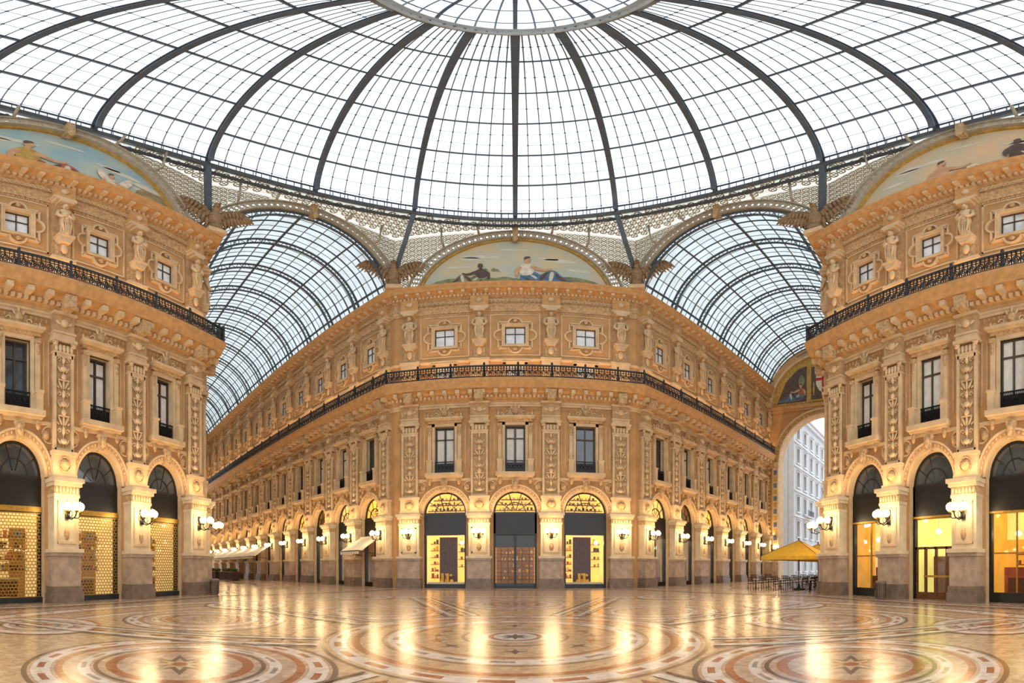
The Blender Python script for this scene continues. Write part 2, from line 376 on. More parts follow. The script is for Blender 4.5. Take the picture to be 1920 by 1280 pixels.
# ------------------------------------------------------------------ shopfronts
def fan(b,gm,back,mull='black_panel'):
    N=18
    poly=[(-R_A*cos(pi*i/N),Z_SP+R_A*sin(pi*i/N)) for i in range(N+1)]
    if gm: b.flat([poly],-.42,gm)
    if back: b.flat([poly],-1.6,back)
    b.arc(0,Z_SP,R_A-.12,R_A,-.5,-.36,0,pi,18,mull); b.arc(0,Z_SP,R_A*.5-.03,R_A*.5+.03,-.48,-.38,0,pi,14,mull)
    for a in (pi/5,2*pi/5,3*pi/5,4*pi/5):
        c,s_=cos(a),sin(a); b.tube([(0.3*c,-.42,Z_SP+.3*s_),(R_A*c,-.42,Z_SP+R_A*s_)],.035,mull,4)
    b.box(-R_A,R_A,-.5,-.34,Z_SP-.05,Z_SP+.1,mull)
def goods(b,x0,x1,y,z0,rows,dz,mats,step=.3):
    for r in range(rows):
        z=z0+r*dz; b.box(x0,x1,y-.3,y,z,z+.05,'shelf'); x=x0+.06
        while x<x1-.22:
            w=random.uniform(.1,.22); b.box(x,x+w,y-.2,y-.04,z+.05,z+.05+random.uniform(.12,dz*.7),random.choice(mats)); x+=step*random.uniform(.8,1.3)
def make_shop(kind):
    b=MB(); BP='black_panel'; GM=['mos_red','mos_blue','wood','brass','mos_white','fabric_dark']
    wallm={'boutique':'shop_cream','door':'shop_gold','grille':'shop_cream','amber':'shop_amber','amberdoor':'shop_green','generic':'shop_cream','dark':'shop_dark','gold':'shop_gold'}[kind]
    sidem='shop_gold' if kind in('boutique','door') else wallm
    b.box(-2.1,2.1,-3.2,-3.1,0,7.5,wallm); b.box(-2.2,-2.1,-3.2,-.6,0,7.5,sidem); b.box(2.1,2.2,-3.2,-.6,0,7.5,sidem)
    b.box(-2.1,2.1,-3.2,-.6,-.02,.05,'wood'); b.box(-2.1,2.1,-3.2,-.6,7.5,7.6,'shop_cream'); b.box(-2.1,2.1,-3.2,-.6,4.9,5.0,'shop_cream')
    for x in (-1,0,1): b.quad((x-.25,-2.0,4.88),(x+.25,-2.0,4.88),(x+.25,-1.5,4.88),(x-.25,-1.5,4.88),'spotlamp'); b.box(x-.28,x+.28,-2.03,-1.47,4.885,4.9,'brass')
    for sx in (-1,1): b.box(min(sx*R_A,sx*(R_A-.16)),max(sx*R_A,sx*(R_A-.16)),-.55,-.3,0,Z_SP,BP)
    b.box(-R_A,R_A,-.55,-.3,4.1,Z_SP,BP); b.box(-R_A,R_A,-.56,-.26,4.05,4.15,'brass' if kind in('amber','amberdoor') else BP)
    b.quad((-R_A,-.45,.2),(R_A,-.45,.2),(R_A,-.45,4.1),(-R_A,-.45,4.1),'shop_glass')
    if kind in('boutique','door','gold'):
        fan(b,'shop_glass','shop_gold')
        for z in (6.05,6.5,6.9):
            w=math.sqrt(max(0,R_A**2-(z-Z_SP)**2))-.05
            b.box(-w,w,-1.55,-1.3,z-.03,z+.03,'shelf')
            x=-w+.2
            while x<w-.25:
                hh=random.uniform(.1,.26); b.box(x,x+random.uniform(.08,.2),-1.5,-1.35,z+.03,z+.03+hh,random.choice(['wood','brass','fabric_dark','mos_white','bag_yellow'])); x+=.32
    elif kind in('generic','dark'): fan(b,'shop_glass','shop_dark' if kind=='dark' else 'shop_gold')
    else: fan(b,'win_glass',None)
    if kind=='boutique':
        b.box(-R_A,R_A,-.58,-.28,0,.3,BP); b.box(-1.5,1.5,-1.9,-.6,.3,.42,'mos_white')
        b.box(-.75,.75,-2.0,-1.95,.4,4.0,'fabric_dark')
        for i in range(11): b.box(-.72+i*.14,-.68+i*.14,-1.95,-1.9,.4,4.0,'wood')
        b.box(-1.55,-.8,-2.3,-2.25,.4,4.0,'shop_gold'); b.box(.8,1.55,-2.3,-2.25,.4,4.0,'shop_gold')
        goods(b,.82,1.52,-1.95,.7,6,.55,['bag_yellow','wood','red','fabric_dark'],.22); goods(b,-1.52,-.82,-1.95,1.6,4,.6,['mos_gold','wood','fabric_dark'],.25)
        b.ell((-1.15,-1.7,3.55),(.16,.16,.16),'spotlamp',8,6)
        for x,z,s_ in ((-.35,.42,.26),(.05,.42,.3),(.45,.42,.24),(.05,.95,.2),(-.3,.9,.18)):
            b.prismxz([(x-s_/2,z),(x+s_/2,z),(x+s_*.38,z+s_*.85),(x-s_*.38,z+s_*.85)],-1.35,-1.15,'bag_yellow')
            b.tube([(x-s_*.22,-1.25,z+s_*.85),(x-s_*.15,-1.25,z+s_*1.3),(x+s_*.15,-1.25,z+s_*1.3),(x+s_*.22,-1.25,z+s_*.85)],.015,'fabric_dark',5)
        for i in range(5): b.lathe([(.13,0),(.1,.07),(.13,.14)],(-.05,-1.0,.42+i*.14),'bag_yellow',10); b.lathe([(.13,0),(.1,.07),(.13,.14)],(.35,-1.0,.42+i*.14),'bag_yellow',10)
        b.ell((-.0,-1.0,1.25),(.13,.12,.16),'fabric_dark',8,6)
    if kind=='door':
        for z in [.35+.28*i for i in range(10)]: b.box(-R_A,R_A,-.56,-.5,z,z+.03,BP)
        for x in (-1.1,-.55,0,.55,1.1): b.box(x-.03,x+.03,-.58,-.48,0,4.1,BP)
        b.box(-.1,.1,-.55,-.42,0,4.1,BP); b.box(-R_A,R_A,-.56,-.46,3.1,4.1,BP); b.box(-R_A,R_A,-.58,-.46,0,.35,BP)
        b.box(-1.6,1.6,-2.7,-2.65,.1,4.0,'shop_dark')
        goods(b,-1.5,1.5,-2.3,.6,5,.5,['mos_red','mos_gold','mos_white','brass','bag_yellow'])
    if kind=='grille':
        b.box(-R_A,R_A,-.5,-.2,4.1,4.35,'brass')
        for i in range(27): z=.25+i*.145; b.box(-R_A+.1,R_A-.1,-.24,-.21,z,z+.035,'brass')
        for i in range(28):
            for r in range(26):
                if (i+r)%2: continue
                x=-1.5+i*.112; z=.25+r*.145; b.box(x-.018,x+.018,-.24,-.215,z,z+.145,'brass')
        b.box(-R_A,R_A,-.3,-.15,0,.25,'iron'); 
        b.box(-.9,.9,-2.2,-1.6,.2,1.0,'wood'); b.box(-1.0,1.0,-2.25,-1.55,1.0,1.06,'mos_white')
        b.box(-2.05,-1.0,-3.0,-2.8,.1,3.6,'shop_dark'); b.box(1.0,2.0,-3.0,-2.8,.1,3.6,'shop_dark')
        goods(b,-2.0,2.0,-2.5,1.4,4,.55,GM)
    if kind=='amber':
        b.box(-R_A,R_A,-.55,-.3,0,.45,BP); b.box(-.04,.04,-.5,-.4,.4,4.1,'brass'); b.box(-R_A,R_A,-.5,-.42,2.2,2.27,'brass')
        b.box(-2.05,2.05,-2.9,-2.7,.1,1.6,'mos_red'); b.ell((.5,-1.6,3.2),(.2,.2,.14),'spotlamp',10,6)
        b.box(-1.2,1.2,-2.2,-1.6,.1,1.1,'wood'); b.box(-1.9,1.9,-3.0,-2.8,3.0,4.4,'shop_green'); b.box(-2.0,-1.2,-2.6,-2.4,.1,3.4,'wood'); goods(b,-1.1,1.1,-2.4,1.7,2,.5,['brass','mos_white','mos_red'],.35)
    if kind=='amberdoor':
        b.box(-R_A,R_A,-.52,-.38,2.5,2.62,'wood'); 
        for x in (-1.5,-.8,0,.8,1.5): b.box(x-.07,x+.07,-.52,-.38,.1,2.6,'wood')
        b.box(-R_A,R_A,-.52,-.4,0,.35,'wood'); b.box(-.9,.9,-.5,-.36,1.1,1.2,'brass'); b.box(-R_A,R_A,-.5,-.42,4.0,4.1,'brass')
        b.box(-2.05,2.05,-3.0,-2.7,.1,2.2,'wood')
        for x in (-.9,.9): b.tube([(x,-1.8,4.9),(x,-1.8,3.6)],.01,BP,4); b.ell((x,-1.8,3.5),(.18,.18,.14),'spotlamp',10,6)
    if kind in('generic','gold','dark'):
        b.box(-R_A,R_A,-.55,-.3,0,.35,BP); b.box(-.05,.05,-.5,-.4,.3,4.1,BP)
        goods(b,-1.4,1.4,-2.1,.9,5,.55,GM)
    return b.mesh('shopfront_'+kind)
shops={k:make_shop(k) for k in('boutique','door','grille','amber','amberdoor','generic','dark','gold')}
# ------------------------------------------------------------------ sweeps
def offs(path):
    P=[Vector(p) for p in path]; out=[]
    ns=[Vector((d.y,-d.x)).normalized() for d in (P[i+1]-P[i] for i in range(len(P)-1))]
    for i in range(len(P)):
        if i==0: out.append(ns[0])
        elif i==len(P)-1: out.append(ns[-1])
        else:
            m=ns[i-1]+ns[i]; m=m/ (m.dot(ns[i])); out.append(m)
    return P,out,ns
def sweep(b,path,prof,mt):
    P,O,_=offs(path); n=len(prof); vs=[];fs=[]
    for p,o in zip(P,O):
        for w,z in prof: q=p+o*w; vs.append((q.x,q.y,z))
    for i in range(len(P)-1):
        for j in range(n-1): a=i*n+j; fs.append((a,a+1,a+n+1,a+n))
    b.add(vs,fs,mt)
def alongboxes(b,path,step,w,o0,o1,z0,z1,mt):
    P,O,ns=offs(path)
    for i in range(len(P)-1):
        a=P[i]+O[i]*o0; c=P[i+1]+O[i+1]*o0; d=(c-a); L=d.length; d.normalize(); k=int(L/step)
        for j in range(k):
            t=(j+.5)*L/k; p=a+d*t; q=ns[i]*(o1-o0)
            vs=[]
            for z in (z0,z1):
                for s_,o in ((-1,0),(1,0),(1,1),(-1,1)):
                    r=p+d*(s_*w/2)+q*o; vs.append((r.x,r.y,z))
            b.add(vs,[(0,3,2,1),(4,5,6,7),(0,1,5,4),(1,2,6,5),(2,3,7,6),(3,0,4,7)],mt)
def building_trim(path,parent,name):
    b=MB()
    sweep(b,path,[(0,14.15),(.12,14.15),(.12,14.3),(.2,14.35),(.2,14.5),(.3,14.55)],'stone')
    sweep(b,path,[(.25,14.5),(.3,14.62),(.45,14.75),(.45,15.0),(.6,15.12),(.78,15.3),(1.12,15.4),(1.16,15.62),(1.2,15.68),(1.32,15.95),(1.34,16.2),(0,16.2)],'cornice')
    alongboxes(b,path,.32,.18,.45,.62,14.78,15.0,'stone'); alongboxes(b,path,.95,.3,.55,1.08,15.0,15.32,'stone')
    sweep(b,path,[(0,18.2),(.1,18.2),(.16,18.3),(.16,18.42),(0,18.5)],'stone')
    sweep(b,path,[(0,23.2),(.08,23.2),(.12,23.4),(.12,23.7),(.2,23.75),(.2,23.85),(.12,23.9),(.12,24.55),(.3,24.65)],'carved')
    sweep(b,path,[(.25,24.6),(.3,24.75),(.38,24.95),(.7,25.15),(.98,25.22),(1.0,25.5),(1.12,25.62),(1.16,25.82),(0,25.95)],'cornice')
    alongboxes(b,path,.3,.17,.3,.5,24.75,24.97,'stone'); alongboxes(b,path,.85,.26,.38,.92,24.97,25.18,'stone')
    obj('cornices',b.mesh('cornices'),None,parent)
    r=MB()
    sweep(r,path,[(1.1,17.2),(1.26,17.2),(1.26,17.31),(1.1,17.31),(1.1,17.2)],'iron'); sweep(r,path,[(1.15,16.28),(1.21,16.28),(1.21,16.38),(1.15,16.38),(1.15,16.28)],'iron'); sweep(r,path,[(1.16,16.98),(1.2,16.98),(1.2,17.04),(1.16,17.04),(1.16,16.98)],'iron')
    P,O,ns=offs(path)
    for i in range(len(P)-1):
        a=P[i]+O[i]*1.18; c=P[i+1]+O[i+1]*1.18; d=c-a; L=d.length; d.normalize(); k=int(L/.42)
        for j in range(k+1):
            p=a+d*(L*j/k); big=(j%6==0)
            r.tube([(p.x,p.y,16.2),(p.x,p.y,17.3 if not big else 17.45)],.09 if big else .035,'iron',4)
            if big: r.ell((p.x,p.y,17.5),(.08,.08,.1),'iron',6,4)
            if j<k:
                m=p+d*(L/k/2)
                for rr in (.16,.07):
                    pts=[(m.x+d.x*rr*cos(w),m.y+d.y*rr*cos(w),16.68+rr*1.5*sin(w)) for w in [2*pi*g/8 for g in range(8)]]
                    r.tube(pts,.045,'iron',3,True)
                for s_ in (-1,1): e=m+d*s_*.12; r.tube([(e.x,e.y,16.36),(m.x,m.y,17.0)],.028,'iron',3)
                r.tube([(m.x,m.y,17.0),(m.x,m.y,17.22)],.05,'iron',4)
    obj('balcony_railing',r.mesh('balcony_railing'),None,parent)
def facade(parent,F,k,x0,n,step,sgn,types,fill,light=False):
    for i in range(n+1): obj('pilaster',pil,F@T(sgn*(x0+i*step))@SC(max(k,.78)),parent)
    for i in range(n):
        xc=sgn*(x0+(i+.5)*step)
        obj('bay',bayC if (light and i!=0) else (bayA if (i*7+n)%3 else bayB),F@T(xc)@SC(step/5.5),parent)
        t=types[i%len(types)]; obj('shopfront',shops[t],F@T(xc)@SC(step/5.5),parent)
    b=MB()
    for a,c in fill: b.box(min(a,c),max(a,c),-.6,0,0,Z_T,'stucco')
    if fill: obj('corner_wall',b.mesh('corner_wall'),F,parent)
C1=(9.58,33.0); C2=(17.75,19.7); D=(.84,.5426)
SP=4.2; NR=6; NL=12
LR=.9+SP*NR+.6; LL=.9+SP*NL+.6
def along(c,s,t): return (s*(c[0]+D[0]*t),c[1]+D[1]*t)
bc=empty('gallery_building')
facade(bc,frame(0,33,(0,-1)),1.0,-8.25,3,5.5,1,['boutique','door','boutique'],[(-9.58,-8.25),(8.25,9.58)])
facade(bc,frame(9.58,33,(.5426,-.84)),.764,1.0,NR,SP,-1,['generic','dark','gold','generic'],[(0,-1.0),(-LR,-(1+SP*NR))])
facade(bc,frame(-9.58,33,(-.5426,-.84)),.764,1.0,NL,SP,1,['gold','generic','dark','gold','generic'],[(0,1.0),(LL,1+SP*NL)])
building_trim([along(C1,-1,LL),(-9.58,33),(9.58,33),along(C1,1,LR)],bc,'c')
br=empty('gallery_building')
facade(br,frame(17.75,19.7,(-1,0)),.81,1.0,4,4.45,-1,['amber','amberdoor','amber','amber'],[(0,-1.0),(-18.8,-20.2)],True)
facade(br,frame(17.75,19.7,(-.5426,.84)),.764,1.0,NR,SP,1,['generic','gold'],[(0,1.0)])
building_trim([along(C2,1,LR),(17.75,19.7),(17.75,-.5)],br,'r')
bl=empty('gallery_building')
facade(bl,frame(-17.75,19.7,(1,0)),.81,1.0,4,4.45,1,['grille'],[(0,1.0),(18.8,20.2)])
facade(bl,frame(-17.75,19.7,(.5426,.84)),.764,1.0,NL,SP,-1,['generic','gold'],[(0,-1.0)])
building_trim([(-17.75,-.5),(-17.75,19.7),along(C2,-1,LL)],bl,'l')
# ------------------------------------------------------------------ lunettes
ZC=24.1; RL=7.7
def seg_poly(r,zb,n=32):
    a0=math.asin((zb-ZC)/r); return [(r*cos(a0+(pi-2*a0)*i/n),ZC+r*sin(a0+(pi-2*a0)*i/n)) for i in range(n+1)]
def ellp(cx,cz,rx,rz,rot=0,n=14): return [(cx+rx*cos(w)*cos(rot)-rz*sin(w)*sin(rot),cz+rx*cos(w)*sin(rot)+rz*sin(w)*cos(rot)) for w in [2*pi*i/n for i in range(n)]]
def smooth(p,k=2):
    for _ in range(k):
        q=[]
        for i in range(len(p)):
            a=p[i];c=p[(i+1)%len(p)]; q+=[(a[0]*.75+c[0]*.25,a[1]*.75+c[1]*.25),(a[0]*.25+c[0]*.75,a[1]*.25+c[1]*.75)]
        p=q
    return p
def figure(b,x,z,s,f,robe,top,skin='mos_skin',y=.06,shade='mos_dark'):
    def tr(P): return [(x+f*a*s,z+c*s) for a,c in P]
    def PL(P,m,yy): b.flat([smooth(tr(P))],yy,m)
    def E(cx,cz,rx,rz,rot,m,yy): b.flat([ellp(x+f*cx*s,z+cz*s,rx*s,rz*s,f*rot)],yy,m)
    PL([(-.9,-.12),(-.85,.3),(-.4,.35),(.6,.2),(1.9,.05),(2.3,-.12)],shade,y-.01)
    PL([(-.6,0),(-.72,.55),(-.4,.95),(.0,.85),(.2,.6),(.55,.95),(.85,.98),(1.15,.55),(1.5,.3),(2.05,.18),(2.1,0),(.6,-.08)],robe,y)
    for P in ([(.2,.62),(.5,.88),(.56,.8),(.3,.3),(.1,.05)],[(.8,.9),(1.0,.6),(1.5,.2),(1.4,.16),(.9,.4)],[(-.5,.5),(-.2,.3),(.3,.1),(.2,.02),(-.4,.2)]): PL(P,shade,y+.006)
    for P in ([(.62,.9),(.8,.88),(.75,.4),(.6,.1),(.55,.3)],[(-.3,.7),(0,.55),(.1,.35),(-.1,.4)]): PL(P,'mos_cloud',y+.007)
    PL([(-.66,.55),(-.78,1.1),(-.6,1.38),(-.32,1.42),(-.08,1.25),(-.05,.9),(-.2,.6)],top,y+.012)
    PL([(-.2,1.3),(.05,1.18),(.35,1.0),(.7,1.12),(.72,1.02),(.4,.85),(.0,.95),(-.25,1.1)],skin,y+.02)
    PL([(-.72,1.25),(-.95,.9),(-.85,.45),(-.72,.45),(-.75,.85),(-.55,1.1)],skin,y+.02)
    PL([(-.48,1.35),(-.46,1.55),(-.32,1.55),(-.3,1.35)],skin,y+.018)
    E(-.36,1.66,.15,.19,-.1,skin,y+.022); PL([(-.5,1.62),(-.52,1.85),(-.3,1.92),(-.2,1.8),(-.38,1.72)],'mos_dark',y+.026); E(2.2,.06,.16,.07,0,skin,y+.02)
def lunette(F,parent,sky,kind):
    b=MB(); b.flat([seg_poly(RL,Z_T-.1)],0,sky)
    def PL(P,m,yy): b.flat([smooth(P)],yy,m)
    for P,m,yy in (([(-7.3,25.7),(7.3,25.7),(6.9,26.8),(5,27.4),(3.4,26.9),(1,27.2),(-1.5,26.8),(-4,27.5),(-6.2,27.1),(-7.0,26.5)],'mos_green',.015),
        ([(-7.3,25.7),(7.3,25.7),(7.0,26.3),(5,26.7),(3,26.4),(1,26.8),(-1.5,26.5),(-4,26.8),(-6.2,26.6),(-7.0,26.1)],'mos_earth',.02)): PL(P,m,yy)
    for cx,cz,rx,rz in ((-3.5,29.3,1.3,.22),(-2.6,29.5,.8,.16),(2.8,29.8,1.6,.22),(3.6,29.6,.9,.2),(0,30.6,1.2,.15),(4.4,28.6,.9,.16),(-5,28.2,.9,.18)): b.flat([ellp(cx,cz,rx,rz,.06)],.012,'mos_cloud')
    def rock(x,z,w,h,m='mos_dark',yy=.04): PL([(x-w,z),(x-w*.9,z+h*.6),(x-w*.3,z+h),(x+w*.2,z+h*.8),(x+w*.7,z+h*.95),(x+w,z+h*.3),(x+w*1.05,z)],m,yy)
    def palm(x,z,h): 
        PL([(x-.08,z),(x-.04,z+h),(x+.06,z+h),(x+.1,z)],'mos_earth',.045)
        for k in range(7): a=pi*k/6; PL([(x,z+h),(x+.6*cos(a),z+h+.45*sin(a)+.1),(x+1.0*cos(a),z+h+.4*sin(a)-.15),(x+.5*cos(a),z+h+.3*sin(a))],'mos_green',.05)
    if kind=='c':
        rock(-2.0,26.0,1.6,1.7); rock(-5.0,26.0,1.3,1.0,'mos_earth'); rock(1.2,26.0,1.6,1.3,'mos_green',.045)
        figure(b,-1.6,26.3,1.8,-1,'mos_blue','mos_white'); figure(b,3.2,26.3,1.35,1,'mos_green','mos_dark','mos_dark',y=.1); rock(-5.3,26.2,.8,.7,'mos_gold',.07); rock(1.3,26.1,.9,.7,'mos_red',.05); palm(2.0,27.0,.9)
    elif kind=='l':
        PL([(-6.9,26.0),(-6.6,28.6),(-4.4,28.6),(-4.2,26.0)],'mos_earth',.03); PL([(-6.9,28.5),(-6.3,29),(-4.2,29),(-4.1,28.5)],'mos_cloud',.035)
        figure(b,1.2,26.3,1.95,-1,'mos_red','mos_gold'); figure(b,-3.2,26.3,1.3,-1,'mos_gold','mos_white',y=.1)
        for sx in (-1,1): PL([(-3.0,27.6),(-3.0+sx*.9,29.0),(-3.0+sx*1.2,28.6),(-3.0+sx*.9,27.8),(-3.0+sx*.3,27.3)],'mos_white',.09)
    else:
        figure(b,.8,26.4,1.6,-1,'mos_white','mos_skin'); rock(-3.4,26.2,1.2,2.0,'mos_earth',.05); figure(b,-3.2,27.2,1.35,-1,'mos_dark','mos_dark','mos_dark',y=.1); rock(4.4,26.0,1.3,1.2,'mos_red'); rock(5.6,26.0,.8,.9,'mos_green',.05)
    b.arc(0,ZC,RL-.02,RL+.18,-.3,.2,math.asin(1.6/RL),pi-math.asin(1.6/RL),40,'mos_gold')
    obj('mosaic_lunette',b.mesh('mosaic_lunette'),F@T(0,-.15),parent)
lunette(frame(0,33,(0,-1)),bc,'mos_sky1','c'); lunette(frame(17.75,10.1,(-1,0)),br,'mos_sky3','r'); lunette(frame(-17.75,10.1,(1,0)),bl,'mos_sky2','l')
# ------------------------------------------------------------------ dome
dome=empty('glass_dome')
CY=10.1; RX=17.5; RY=21.4; HV=7.0; H0=33.2
def DP(a,u,dr=0):
    return Vector(((RX*cos(u)+dr*cos(u))*sin(a),CY+(RY*cos(u)+dr*cos(u))*cos(a),H0+(HV+dr*.9)*sin(u)))
upd=lambda p:(p-Vector((0,CY,20))).normalized()
UZ=lambda p:Vector((0,0,1))
U=[math.radians(x) for x in (0,25,39,51,61,70.3,78.3)]
half=[0,24.1,46.2,67.3,86.3,105,124,143,161]
A=[math.radians(x) for x in half]+[pi]+[-math.radians(x) for x in reversed(half[1:])]
A=[a if a>=0 else a+2*pi for a in A]; A=sorted(A)+[2*pi]
b=MB(); g=MB()
def mer(a,n=22,dr=0,u0=0,u1=U[-1]): return [DP(a,u0+(u1-u0)*i/n,dr) for i in range(n+1)]
for a in A[:-1]:
    b.beam(mer(a),.34,.08,'iron_dome',upd,off=-.56); b.beam(mer(a),.3,.07,'iron_dome',upd,off=.06); b.beam(mer(a),.05,.24,'iron_dome',upd,off=-.45); b.beam(mer(a),.05,.2,'iron_dome',upd,off=-.05)
    P=mer(a,64)
    for i in range(64):
        p,q=P[i],P[i+1]; up_=upd(p)
        if i%2: b.tube([p-up_*.55,q+up_*.02],.05,'iron_dome',4)
        else: b.tube([p+up_*.02,q-up_*.55],.05,'iron_dome',4)
for i in range(len(A)-1):
    n=7
    for j in range(1,n):
        a=A[i]+(A[i+1]-A[i])*j/n; b.beam(mer(a,14),.055,.06,'iron_bar',upd)
def circ(u,dr=0,n=144): return [DP(2*pi*i/n,u,dr) for i in range(n)]
for k,u in enumerate(U[1:-1]): b.beam(circ(u),.14,.26,'iron_dome',upd,closed=True)
for k in range(6):
    for f in (.34,.67) if k<3 else (.5,): b.beam(circ(U[k]+(U[k+1]-U[k])*f),.025,.035,'iron_bar',upd,closed=True)
b.beam(circ(0),.3,.5,'iron_dome',upd,closed=True); b.beam(circ(0,.35),.25,.16,'iron_dome',UZ,closed=True,off=-.5); b.beam(circ(0,-.15),.12,.1,'iron_dome',UZ,closed=True,off=.75)
for i in range(220):
    p=DP(2*pi*i/220,0,-.15); b.tube([p,p+Vector((0,0,.8))],.03,'iron_dome',4)
    q=DP(2*pi*i/220,0,.25); b.ring((q.x,q.y,q.z-.42),.12,.03,'iron_dome',axis='y' if abs(cos(2*pi*i/220))>.7 else 'x',seg=6,ts=3)
for k in range(6):
    for f in ((.34,.67) if k<3 else (.5,)):
        u=U[k]+(U[k+1]-U[k])*f
        for i in range(len(A)-1):
            for j in range(1,7):
                a=A[i]+(A[i+1]-A[i])*j/7; p=DP(a,u); b.ell(p,(.075,.075,.075),'iron_dome',5,3)
uo=U[-1]
b.beam(circ(uo,0,72),.6,.12,'iron_light',upd,closed=True); b.beam(circ(uo,-.2,72),.12,.8,'iron_light',UZ,closed=True,off=-.15); b.beam(circ(uo,.55,72),.12,.8,'iron_dome',UZ,closed=True)
for i in range(60):
    a=2*pi*i/60; p=DP(a,uo,-.28); b.ring((p.x,p.y,p.z-.1),.16,.03,'iron_dome',axis='y' if abs(cos(a))>.7 else 'x',seg=8,ts=3)
def lant(a,f):
    p=DP(a,uo,-.1); c=Vector((0,CY,p.z)); r=(p-c)*cos(f*pi/2); return Vector((r.x,CY+r.y,p.z+.5+3.0*sin(f*pi/2)))
for i in range(32): b.beam([lant(2*pi*i/32,j/8) for j in range(8)],.06 if i%4 else .14,.1,'iron_bar' if i%4 else 'iron_dome',lambda p:(p-Vector((0,CY,30))).normalized())
for f in (.0,.25,.5,.75,.93): b.beam([lant(2*pi*i/48,f) for i in range(48)],.07,.07,'iron_dome',lambda p:(p-Vector((0,CY,30))).normalized(),closed=True)
for a,q in ((24.1,(9.35,32.55)),(-24.1,(-9.35,32.55)),(67.3,(17.3,19.75)),(-67.3,(-17.3,19.75))):
    p=DP(math.radians(a),0); e=Vector((q[0],q[1],28.6)); b.beam([p,(p+e)/2+Vector((0,0,-.3)),e],.36,.4,'iron_dome',lambda p:(p-Vector((0,CY,33))).normalized())
obj('iron_frame',b.mesh('iron_frame'),None,dome)
def surf(g,fn,nu,nv,mt):
    vs=[fn(i/nu,j/nv) for i in range(nu+1) for j in range(nv+1)]
    g.add(vs,[(i*(nv+1)+j,(i+1)*(nv+1)+j,(i+1)*(nv+1)+j+1,i*(nv+1)+j+1) for i in range(nu) for j in range(nv)],mt,True)
surf(g,lambda s,t:DP(2*pi*s,U[-1]*t,.12),96,14,'roof_glass'); surf(g,lambda s,t:lant(2*pi*s,t),48,6,'roof_glass')
obj('glass_panels',g.mesh('glass_panels'),None,dome)
octo=[(9.58,33),(17.75,19.7),(17.75,.5),(9.58,-12.8),(-9.58,-12.8),(-17.75,.5),(-17.75,19.7),(-9.58,33)]
def octray(a):
    dx,dy=RX*sin(a),RY*cos(a); best=1e9
    for i in range(8):
        p=octo[i];q=octo[(i+1)%8]; ex,ey=q[0]-p[0],q[1]-p[1]
        den=dx*ey-dy*ex
        if abs(den)<1e-9: continue
        px,py=p[0],p[1]-CY
        t=(px*ey-py*ex)/den; w=(px*dy-py*dx)/den
        if t>0 and -1e-6<=w<=1+1e-6: best=min(best,t)
    return best
so=MB()
vs=[];N=192
for i in range(N+1):
    a=2*pi*i/N; t=octray(a); vs+=[(RX*sin(a),CY+RY*cos(a),33.15),(RX*sin(a)*t,CY+RY*cos(a)*t,33.25)]
so.add(vs,[(2*i,2*i+1,2*i+3,2*i+2) for i in range(N)],'lace_glass')
sp=.62
y=-13.5
while y<34:
    x=-18
    while x<18.01:
        e=(x/RX)**2+((y-CY)/RY)**2
        if e>1.02:
            a=math.atan2(x/RX,(y-CY)/RY); 
            if math.sqrt(e)<octray(a)-.01: so.ring((x,y,33.05),.27,.055,'lace',axis='z',seg=8,ts=3); so.tube([(x-.3,y,33.05),(x+.3,y,33.05)],.035,'lace',3); so.tube([(x,y-.3,33.05),(x,y+.3,33.05)],.035,'lace',3)
        x+=sp
    y+=sp
obj('spandrel_lace',so.mesh('spandrel_lace'),None,dome)
MID=((C1[0]+C2[0])/2,(C1[1]+C2[1])/2); EV=Vector((C2[0]-C1[0],C2[1]-C1[1])); HM=EV.length/2; EV.normalize()
nm=(-abs(EV.y),-abs(EV.x))
planes=[(frame(0,33,(0,-1)),9.58),(frame(17.75,10.1,(-1,0)),9.6),(frame(-17.75,10.1,(1,0)),9.6),(frame(MID[0],MID[1],nm),HM),(frame(-MID[0],MID[1],(-nm[0],nm[1])),HM),
        (frame(0,-12.8,(0,1)),9.58),(frame(MID[0],2*CY-MID[1],(nm[0],-nm[1])),HM),(frame(-MID[0],2*CY-MID[1],(-nm[0],-nm[1])),HM)]
